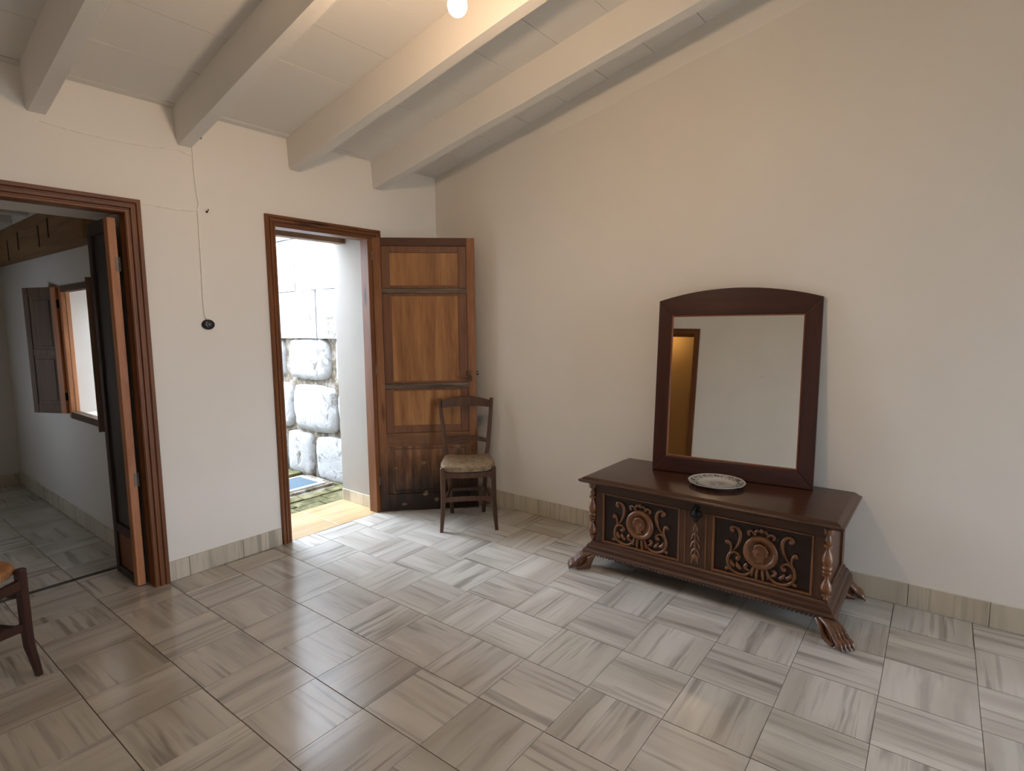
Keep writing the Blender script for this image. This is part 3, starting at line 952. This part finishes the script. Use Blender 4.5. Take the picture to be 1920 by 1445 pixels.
def make_chair(name, loc, rz, label, wm, sm, stump=False):
    o = tag(empty(name, loc, (0, 0, rz)), label, 'chair')
    Y0 = -.19
    P = lambda x, s, z: (x, s + Y0, z)
    for sx in (-1, 1):
        m = MB()
        leg_loft(m, [P(sx * .205, -.022, 0), P(sx * .199, -.012, .07), P(sx * .192, 0, .14), P(sx * .188, 0, .25), P(sx * .187, 0, .44), P(sx * .187, .0, .492 if stump else .478), P(sx * .187, .0, .498 if stump else .484)], [.012, .0145, .017, .018, .0185, .0185, .014])
        put('front_leg', m, wm, o, smooth=True, angle=30)
        m = MB()
        leg_loft(m, [P(sx * .128, .405, 0), P(sx * .140, .385, .25), P(sx * .155, .372, .46), P(sx * .170, .385, .55), P(sx * .197, .435, .80), P(sx * .209, .460, .934)], [.015, .0175, .0175, .0165, .0155, .0145])
        put('back_leg', m, wm, o, smooth=True, angle=30)
        for z, q in ((.375, .011), (.215, .011)):
            m = MB(); bar(m, P(sx * .187, .005, z), P(sx * (.150 if z > .3 else .138), .38, z), .010, q)
            put('side_stretcher', m, wm, o)
    m = MB(); bar(m, P(-.180, 0, .236), P(.180, 0, .236), .009, .017, 0, 10, .006); put('front_stretcher', m, wm, o)
    m = MB(); bar(m, P(-.137, .388, .20), P(.137, .388, .20), .009, .013); put('back_stretcher', m, wm, o)
    m = MB(); bar(m, P(-.180, -.004, .432), P(.180, -.004, .432), .011, .020, -.012, 12, -.008); put('seat_rail', m, wm, o, smooth=True)
    m = MB(); bar(m, P(-.19, .428, .893), P(.19, .428, .893), .0095, lambda tt: .029 + .010 * (1 - (2 * tt - 1) ** 2), .018, 14, .022); put('crest_rail', m, wm, o, smooth=True, angle=40)
    m = MB(); bar(m, P(-.170, .388, .596), P(.170, .388, .596), .008, lambda tt: .016 + .003 * (1 - (2 * tt - 1) ** 2), .012, 12, .024); put('back_slat', m, wm, o, smooth=True, angle=40)
    # rush seat: trapezoid cushion with rolled edges, raised at the front corners
    m = MB()
    N = 40
    def outline(sc, z, lift):
        ring = []
        for i in range(N):
            w = 2 * PI * i / N
            c, s_ = math.cos(w), math.sin(w)
            k = (abs(c) ** 6 + abs(s_) ** 6) ** (-1 / 6)
            u, v_ = c * k, s_ * k
            hw_ = (.206 if stump else .212) + (-.022 if stump else -.040) * (v_ + 1) / 2
            x = u * hw_ * sc
            y = v_ * (.185 if stump else .20) * sc - .19 + (.19 if stump else .172)
            y += -.012 * (1 - u * u) * max(0, -v_)
            ring.append((x, y, z + (.012 if stump else 0) + lift * (abs(u) ** 3) * .018 - lift * (1 - abs(u)) * .002))
        return ring
    m.loft([outline(.90, .448, 0), outline(.985, .454, .8), outline(1.0, .470, 1), outline(.985, .484, 1), outline(.93, .491, 1), outline(.7, .487, .7), outline(.35, .480, .5), outline(.05, .478, .2)])
    put('rush_seat', m, sm, o, smooth=True, angle=50)
    return o
bd = Vector((.72, .694, 0)); fc = Vector((2.97, 2.77, 0))
c1 = make_chair('rush_chair', fc + bd * .19, math.radians(-46), 'dark wooden chair with a pale rush seat in front of the open door', M['chair'], M['rush'])
rz = math.radians(22)
bd2 = Vector((-math.sin(rz), math.cos(rz), 0))
make_chair('rush_chair', Vector((.322, 3.052, 0)) + bd2 * .19, rz, 'dark chair with an orange rush seat, cut off at the left edge', M['chair_dark'], M['rush_orange'], True)

# ------------------------------------------------------------------ carved chest (local frame: x into the wall, y to the left, z up)
CX, CY = 2.985, 1.067
ch = tag(empty('carved_chest', (CX, CY, 0)), 'long dark carved wooden chest on paw feet by the right wall', 'chest')
BX1 = 3.525 - CX
HY = .652
def ring_box(x0, x1, hy, z, off, back=0.0):
    return [(x0 - off, -hy - off, z), (x1 + back, -hy - off, z), (x1 + back, hy + off, z), (x0 - off, hy + off, z)]
m = MB(); m.box(.014, BX1, -HY + .012, HY - .012, .13, .55); put('carcass', m, M['chest'], ch)
# front frame members around the panels
PZ0, PZ1 = .174, .488
PL = [(1.157 - CY, 1.651 - CY), (.478 - CY, .975 - CY)]
m = MB(); m.box(0, .02, -HY, HY, PZ1, .55, .002); put('top_rail', m, M['chest'], ch)
m = MB(); m.box(0, .02, -HY, HY, .135, PZ0, .002); put('bottom_rail', m, M['chest'], ch)
for a, b in ((PL[0][1], HY), (-HY, PL[1][0])):
    m = MB(); m.box(0, .02, a, b, PZ0, PZ1, .002); put('corner_stile', m, M['chest_z'], ch)
m = MB(); m.box(-.002, .02, PL[1][1], PL[0][0], PZ0, PZ1, .002); cs = put('centre_stile', m, M['chest_z'], ch)
m = MB()
for a in (PL[1][1] + .030, PL[0][0] - .036):
    m.box(-.008, 0, a, a + .006, PZ0, PZ1, .002)
put('stile_bead', m, M['carving'], cs)
for a, b in PL:
    m = MB(); m.box(.010, .016, a, b, PZ0, PZ1); pn = put('front_panel', m, M['chest_panel'], ch)
    m = MB()
    for q in ((a, a + .012, PZ0, PZ1), (b - .012, b, PZ0, PZ1), (a + .012, b - .012, PZ0, PZ0 + .012), (a + .012, b - .012, PZ1 - .010, PZ1)):
        m.box(-.004, .012, *q, .003)
    put('panel_bead', m, M['carving'], pn)
    c0, z0 = (a + b) / 2 - .002, .333
    m = MB()
    AX = Vector((1, 0, 0))
    def curve(pts, rads, mir, sub=6):
        """Catmull-Rom through (s, t) points"""
        P_ = [pts[0]] + pts + [pts[-1]]
        R_ = [rads[0]] + rads + [rads[-1]]
        out, ro = [], []
        for i in range(1, len(P_) - 2):
            for k in range(sub):
                u = k / sub
                def cr(v0, v1, v2, v3):
                    return .5 * (2 * v1 + (v2 - v0) * u + (2 * v0 - 5 * v1 + 4 * v2 - v3) * u * u + (3 * v1 - 3 * v2 + v3 - v0) * u ** 3)
                s_ = cr(*[P_[i + q][0] for q in (-1, 0, 1, 2)]); t_ = cr(*[P_[i + q][1] for q in (-1, 0, 1, 2)])
                out.append((.006, c0 + mir * s_, z0 + t_)); ro.append(cr(*[R_[i + q] for q in (-1, 0, 1, 2)]))
        out.append((.006, c0 + mir * pts[-1][0], z0 + pts[-1][1])); ro.append(rads[-1])
        m.tube(out, ro, 8, (AX, 1.25))
    for mir in (1, -1):
        curve([(.142, .082), (.150, .092), (.148, .106), (.132, .112), (.112, .098), (.102, .068), (.108, .030), (.126, -.004), (.140, -.022)], [.007, .010, .010, .009, .010, .0105, .009, .006, .004], mir)
        m.ball((.004, c0 + mir * .143, z0 + .090), .013, (.9, 1, 1))
        curve([(.110, -.062), (.102, -.050), (.112, -.034), (.134, -.028), (.156, -.044), (.165, -.075), (.158, -.108), (.136, -.132), (.104, -.142), (.072, -.138), (.046, -.118)], [.008, .009, .008, .008, .009, .010, .0105, .010, .009, .0085, .007], mir)
        m.ball((.004, c0 + mir * .113, z0 - .058), .014, (.9, 1, 1))
        curve([(.172, .024), (.160, .022), (.150, .004), (.148, -.020), (.156, -.04)], [.010, .010, .008, .007, .006], mir)
        m.ball((.004, c0 + mir * .170, z0 + .020), .012, (.9, 1, 1))
        curve([(.176, -.128), (.160, -.124), (.146, -.118)], [.011, .010, .005], mir)
        curve([(.096, -.112), (.110, -.098), (.118, -.080)], [.010, .012, .004], mir, 4)
        curve([(.128, -.104), (.145, -.09), (.148, -.07)], [.012, .012, .004], mir, 4)
        curve([(.062, -.075), (.074, -.090), (.066, -.106), (.05, -.11)], [.010, .011, .009, .006], mir, 4)
        # crown scrolls and shell fingers
        curve([(.060, .082), (.064, .098), (.048, .108), (.036, .098), (.030, .088)], [.007, .008, .008, .007, .005], mir, 4)
        curve([(.030, .104), (.018, .118), (.004, .112)], [.007, .008, .006], mir, 4)
        curve([(.030, -.080), (.040, -.112), (.040, -.134)], [.008, .010, .006], mir, 4)
        curve([(.012, -.082), (.016, -.120), (.016, -.146)], [.008, .010, .006], mir, 4)
    m.ball((.004, c0, z0 + .118), .010, (.9, 1, 1.3))
    put('scroll_carving', m, M['carving'], pn, smooth=True, angle=60)
    m = MB()
    # dished medallion
    prof = [(.0, -.001), (.055, .0), (.062, -.006), (.070, -.013), (.080, -.012), (.086, -.006), (.088, .010)]
    m.lathe([(r, h) for r, h in prof[::-1]], 28, (0, c0, z0), lambda x, y, h: (h, x, y * 1.02))
    md = put('medallion', m, M['carving'], pn, smooth=True, angle=50)
    # low-relief helmeted head in profile
    face = -1 if a > 0 else 1
    head = [(.000, .044), (.018, .040), (.030, .026), (.033, .010), (.040, -.002), (.033, -.008), (.034, -.018), (.026, -.026), (.014, -.028), (.012, -.040), (.026, -.050), (-.026, -.050), (-.016, -.038), (-.022, -.022), (-.032, -.008), (-.034, .012), (-.026, .032)]
    m = MB()
    m.prism([(x * face, y) for x, y in head], lambda u, v_, h: (h, c0 + u, z0 + v_), .0, -.010, .004)
    arc = [(-.030 * face, -.012), (-.036 * face, .012), (-.022 * face, .036), (.002 * face, .046), (.022 * face, .036), (.030 * face, .020)]
    m.tube([(-.009, c0 + u, z0 + v_) for u, v_ in arc], [.003, .006, .007, .007, .006, .003], 8)
    m.ball((-.008, c0 + .012 * face, z0 + .002), .012, (.5, 1, 1.2))
    put('relief_head', m, M['carving'], pn, smooth=True, angle=60)
# carved pendant on the centre stile
cc = (PL[1][1] + PL[0][0]) / 2
m = MB()
for k in range(5):
    zz = .40 - k * .045
    wd_ = (.012, .020, .026, .024, .018)[k]
    for mir in (1, -1):
        m.tube([(-.003, cc, zz + .012), (-.006, cc + mir * wd_ * .6, zz - .004), (-.005, cc + mir * wd_, zz - .032)], [.004, .006, .003], 6)
m.tube([(-.004, cc, .42), (-.006, cc, .30), (-.005, cc, .20)], [.004, .006, .004], 6)
m.lathe([(.0, -.010), (.012, -.009), (.020, -.004), (.022, .002)], 14, (-.001, cc, .225), lambda x, y, h: (h, x, y))
put('pendant_carving', m, M['carving'], cs, smooth=True, angle=60)
# iron lock plate
m = MB()
sil = [(.0, .535), (.014, .530), (.010, .520), (.022, .512), (.018, .500), (.030, .490), (.034, .470), (.026, .452), (.012, .446), (.014, .434), (.0, .424)]
out = sil + [(-a, b) for a, b in sil[-2:0:-1]]
m.prism([(cc + a, b) for a, b in out], lambda u, v_, h: (h, u, v_), .0, -.006, .002)
m.ball((-.006, cc, .476), .022, (.45, 1, 1)); m.tube([(-.012, cc, .512), (-.018, cc, .50), (-.012, cc, .46)], .005, 8)
put('lock_plate', m, M['iron'], ch, smooth=True, angle=40)
# ends
for sgn in (1, -1):
    ys = sorted((sgn * HY, sgn * (HY - .014)))
    m = MB()
    for q in ((.0, .07, .135, .55), (BX1 - .07, BX1, .135, .55), (.07, BX1 - .07, .135, .19), (.07, BX1 - .07, .49, .55)):
        m.box(q[0], q[1], ys[0], ys[1], q[2], q[3], .002)
    put('end_frame', m, M['chest_z'], ch)
# base moulding and lid
BASEP = [(.0, .168), (.004, .166), (.010, .160), (.012, .152), (.024, .146), (.030, .136), (.030, .126), (.040, .122), (.048, .112), (.048, .100), (.040, .094), (.0, .094)]
m = MB()
m.loft([ring_box(0, BX1, HY, z, o_) for o_, z in BASEP]); bmo = put('base_moulding', m, M['chest'], ch, smooth=True, angle=25)
m = MB()
n = 70
for i in range(n):
    m.ball((-.046, -HY - .04 + (2 * HY + .08) * i / (n - 1), .098), .010, (.6, .9, .8), 6, 4)
for sgn in (1, -1):
    for i in range(28):
        m.ball((-.03 + (BX1 + .03) * i / 28, sgn * (HY + .046), .098), .010, (.9, .6, .8), 6, 4)
put('carved_edge', m, M['chest'], bmo, smooth=True, angle=60)
LIDP = [(-.01, .538), (.030, .540), (.050, .546), (.066, .556), (.070, .562), (.066, .568), (.054, .570), (.046, .576), (.036, .581), (.030, .583)]
m = MB()
m.loft([ring_box(0, BX1, HY, z, o_, .018) for o_, z in LIDP]); ld = put('lid', m, M['chest_lid'], ch, smooth=True, angle=25)
m = MB()
n = 90
for i in range(n):
    m.ball((-.061, -HY - .058 + (2 * HY + .116) * i / (n - 1), .556), .0075, (.7, .9, .8), 6, 4)
for sgn in (1, -1):
    for i in range(36):
        m.ball((-.055 + (BX1 + .06) * i / 36, sgn * (HY + .061), .556), .0075, (.9, .7, .8), 6, 4)
put('carved_edge', m, M['chest'], ld, smooth=True, angle=60)
# turned columns at the front corners
TP = [(.004, .172), (.008, .176), (.012, .184), (.008, .190), (.010, .196), (.016, .200), (.016, .206), (.010, .210), (.014, .216), (.021, .228), (.022, .242), (.017, .262), (.011, .284), (.010, .296), (.016, .300), (.017, .306), (.012, .311), (.018, .318), (.018, .326), (.012, .331), (.019, .338), (.019, .346), (.013, .352), (.018, .362), (.021, .378), (.020, .392), (.015, .412), (.010, .434), (.010, .444), (.017, .448), (.017, .456), (.011, .462), (.014, .478), (.012, .492), (.010, .506), (.018, .512), (.020, .522), (.020, .538)]
for sgn in (1, -1):
    m = MB(); m.lathe([(r * 1.2 if r > .0125 else r * .9, h) for r, h in TP], 16, (-.010, sgn * (HY - .002), 0)); put('turned_column', m, M['carving'], ch, smooth=True, angle=50)
# lion paws
def paw(loc, ang, nm):
    m = MB()
    m.loft([[(-.04, -.036, .10), (-.04, .036, .10), (.034, .034, .10), (.034, -.034, .10)], [(-.02, -.030, .06), (-.02, .030, .06), (.055, .034, .072), (.055, -.034, .072)], [(.0, -.026, .0), (.0, .026, .0), (.085, .036, .0), (.085, -.036, .0)]])
    for k in range(4):
        q = (k - 1.5)
        pts = [(-.01, q * .017, .096), (.030, q * .0185, .090), (.058, q * .0195, .076), (.080, q * .0205, .056), (.092, q * .0215, .040), (.108, q * .022, .034), (.120, q * .0225, .024), (.127, q * .023, .014)]
        m.tube(pts, [.012, .0135, .0135, .0125, .0125, .0145, .0130, .007], 8)
        m.ball((.076, q * .0205, .060), .0135, (1.0, .9, 1.0), 8, 6)
        m.ball((.112, q * .0222, .024), .0145, (1.2, .85, 1.0), 8, 6)
        m.tube([(.120, q * .0225, .022), (.131, q * .023, .012), (.134, q * .023, .003)], [.008, .006, .002], 6)
    for sg in (1, -1):
        m.tube([(-.03, sg * .036, .095), (.01, sg * .046, .075), (.02, sg * .044, .045), (.05, sg * .042, .02), (.085, sg * .040, .012)], [.008, .012, .014, .013, .009], 8)
    put('paw_foot', m, M['foot'], ch, loc, (0, 0, ang), True, 60)
paw((2.955 - CX, 1.725 - CY, 0), math.radians(128), 'a')
paw((2.955 - CX, .405 - CY, 0), math.radians(-128), 'b')
paw((3.485 - CX, .435 - CY, 0), math.radians(-80), 'c')
paw((3.485 - CX, 1.70 - CY, 0), math.radians(80), 'd')

# ------------------------------------------------------------------ mirror leaning on the chest
mi = tag(empty('framed_mirror', (3.388, 1.031, .5865), (math.radians(-5.0), 0, math.radians(-84.3))), 'arch-topped mahogany framed mirror leaning on the chest', 'mirror')
MW, MH, MA, FT = .462, 1.083, .068, .026
def arch(x):
    R = (MW * MW + MA * MA) / (2 * MA)
    return MH + math.sqrt(R * R - x * x) - (R - MA)
SX, SB, ST = .084, .100, .092
FX = lambda u, v_, h: (u, h, v_)
m = MB(); m.prism([(-MW, 0), (-MW + SX, SB), (-MW + SX, MH - ST), (-MW, MH)], FX, FT, 0, .004); put('frame_side', m, M['mahogany'], mi)
m = MB(); m.prism([(MW, 0), (MW - SX, SB), (MW - SX, MH - ST), (MW, MH)], FX, FT, 0, .004); put('frame_side', m, M['mahogany'], mi)
m = MB(); m.prism([(-MW, 0), (MW, 0), (MW - SX, SB), (-MW + SX, SB)], FX, FT, 0, .004); put('frame_bottom', m, M['mahogany_x'], mi)
top = [(-MW + 2 * MW * i / 24, arch(-MW + 2 * MW * i / 24)) for i in range(25)]
m = MB(); m.prism([(-MW + SX, MH - ST), (MW - SX, MH - ST)] + top[::-1], FX, FT, 0, .004); put('frame_top', m, M['mahogany_x'], mi)
m = MB()
x0, x1, z0, z1 = -MW + SX, MW - SX, SB, MH - ST
for q in ((x0, x0 + .008, z0, z1), (x1 - .008, x1, z0, z1), (x0 + .008, x1 - .008, z0, z0 + .008), (x0 + .008, x1 - .008, z1 - .008, z1)):
    m.box(q[0], q[1], .002, .014, q[2], q[3], .002)
put('inner_bead', m, M['mahogany_bead'], mi)
m = MB(); m.box(x0, x1, .012, .016, z0, z1); put('glass', m, M['mirror'], mi)
m = MB(); m.box(-MW + .02, MW - .02, .019, .025, .02, MH - .01); put('backing', m, M['chest'], mi)

# ------------------------------------------------------------------ plate
pl = MB()
N = 48
prof = [(.0, .003), (.060, .003), (.088, .004), (.098, .009), (.104, .013), (.130, .016), (.150, .0195), (.156, .0215), (.1565, .0225)]
rings = []
for r, h in prof[1:]:
    rings.append([(r * (1 + .014 * max(0, (r - .10) / .056) * abs(math.sin(w * 6))) * math.cos(w), r * (1 + .014 * max(0, (r - .10) / .056) * abs(math.sin(w * 6))) * math.sin(w), h + .006) for w in [2 * PI * i / N for i in range(N)]])
under = [[(p[0] * k, p[1] * k, p[2] - d) for p in rings[i]] for i, k, d in ((-1, .998, .003), (4, 1.0, .005), (2, 1.0, .007), (1, 1.0, .009), (0, 1.0, .009))]
pl.loft(rings + under)
tag(put('plate', pl, M['plate'], None, (3.225, 1.038, .5838), smooth=True, angle=60), 'pale printed plate with a scalloped rim lying on the chest', 'plate')

# ------------------------------------------------------------------ wall cable, black wall switch, nails
cb = tag(empty('wall_cable', (1.553, YW, 2.24)), 'thin white painted cable running along the wall from beam to doorway', 'cable')
def cpart(nm, pts, r):
    m = MB(); m.tube([(x - 1.553, -.003 - d, z - 2.24) for x, z, d in pts], r, 6); put(nm, m, M['cable'], cb, smooth=True)
cpart('beam_run', [(.835, 2.560, 0), (.95, 2.548, 0), (1.10, 2.542, .002), (1.25, 2.544, 0), (1.40, 2.556, 0), (1.47, 2.566, 0), (1.505, 2.556, 0), (1.535, 2.550, 0), (1.552, 2.556, .001)], .0028)
cpart('drop', [(1.553, 2.598, 0), (1.552, 2.50, .001), (1.556, 2.40, 0), (1.562, 2.31, .002), (1.568, 2.27, 0), (1.556, 2.235, 0)], .0042)
cpart('doorway_run', [(1.252, 2.226, 0), (1.30, 2.226, .002), (1.38, 2.222, 0), (1.46, 2.222, .001), (1.53, 2.226, 0), (1.556, 2.236, 0)], .0038)
cpart('switch_cord', [(1.557, 2.235, .002), (1.556, 2.0, .004), (1.554, 1.8, .004), (1.552, 1.66, .004), (1.556, 1.60, .004), (1.566, 1.578, .006)], .0026)

sw = tag(empty('wall_switch', (1.573, YW, 1.546)), 'round black bakelite switch hanging on the wall between the doorways', 'switch')
m = MB(); m.lathe([(.038, 0), (.039, -.006), (.036, -.014), (.028, -.020), (.012, -.022)], 24, (0, 0, 0), lambda x, y, h: (x, h, y * .82)); put('base', m, M['black'], sw, smooth=True, angle=50)
m = MB(); m.lathe([(.014, -.018), (.014, -.026), (.010, -.030), (.004, -.031)], 16, (0, 0, 0), lambda x, y, h: (x, h, y)); put('button', m, plain('grey_button', srgb(70, 72, 74), .35), sw, smooth=True, angle=50)

def nail(name, loc, d, label, k=1.0, mat='nail'):
    m = MB()
    d = Vector(d) * k
    m.tube([Vector((0, 0, 0)), d * .012, d * .022 + Vector((0, 0, .006 * k)), d * .024 + Vector((0, 0, .014 * k))], [.004 * k, .003 * k, .003 * k, .004 * k], 6)
    m.ball(tuple(d * .002), .007 * k, (1, 1, 1), 8, 6)
    tag(put(name, m, M[mat], None, loc, smooth=True), label, 'nail')
nail('hook_nail', (1.612, YW, 2.232), (0, -1, 0), 'small dark hook nail in the wall right of the cable')
nail('bent_nail', (1.604, YW, 2.664), (0, -1, 0), 'dark nail stub by the end of the second beam')
nail('wall_nail', (XW, 1.38, 2.494), (-1, 0, 0), 'tiny pale nail high on the blank right wall', .6, 'cable')
nail('wall_nail', (XL, 1.114, 1.61), (1, 0, 0), 'tiny nail in the wall reflected in the mirror', .7)

# ------------------------------------------------------------------ hanging bulb
BP = Vector((1.62, 1.52, 2.705))
zc = cz(BP.y)
lb = tag(empty('hanging_bulb', (BP.x, BP.y, zc)), 'lit bare bulb hanging below the ceiling beams', 'lamp')
hgt = zc - BP.z
m = MB(); m.lathe([(.045, 0), (.045, -.015), (.03, -.03), (.006, -.034)], 20); put('ceiling_rose', m, M['cable'], lb, smooth=True)
m = MB(); m.tube([(0, 0, -.03), (.0, 0, -hgt + .10)], .003, 6); put('cord', m, M['cable'], lb)
m = MB(); m.lathe([(.006, .115), (.018, .11), (.02, .06), (.017, .05)], 16, (0, 0, -hgt)); put('socket', m, M['black'], lb, smooth=True)
m = MB(); m.lathe([(.013, .055), (.016, .046), (.027, .030), (.034, .012), (.0355, -.004), (.031, -.020), (.020, -.032), (.004, -.0365)], 24, (0, 0, -hgt)); put('bulb', m, M['bulb'], lb, smooth=True, angle=80)
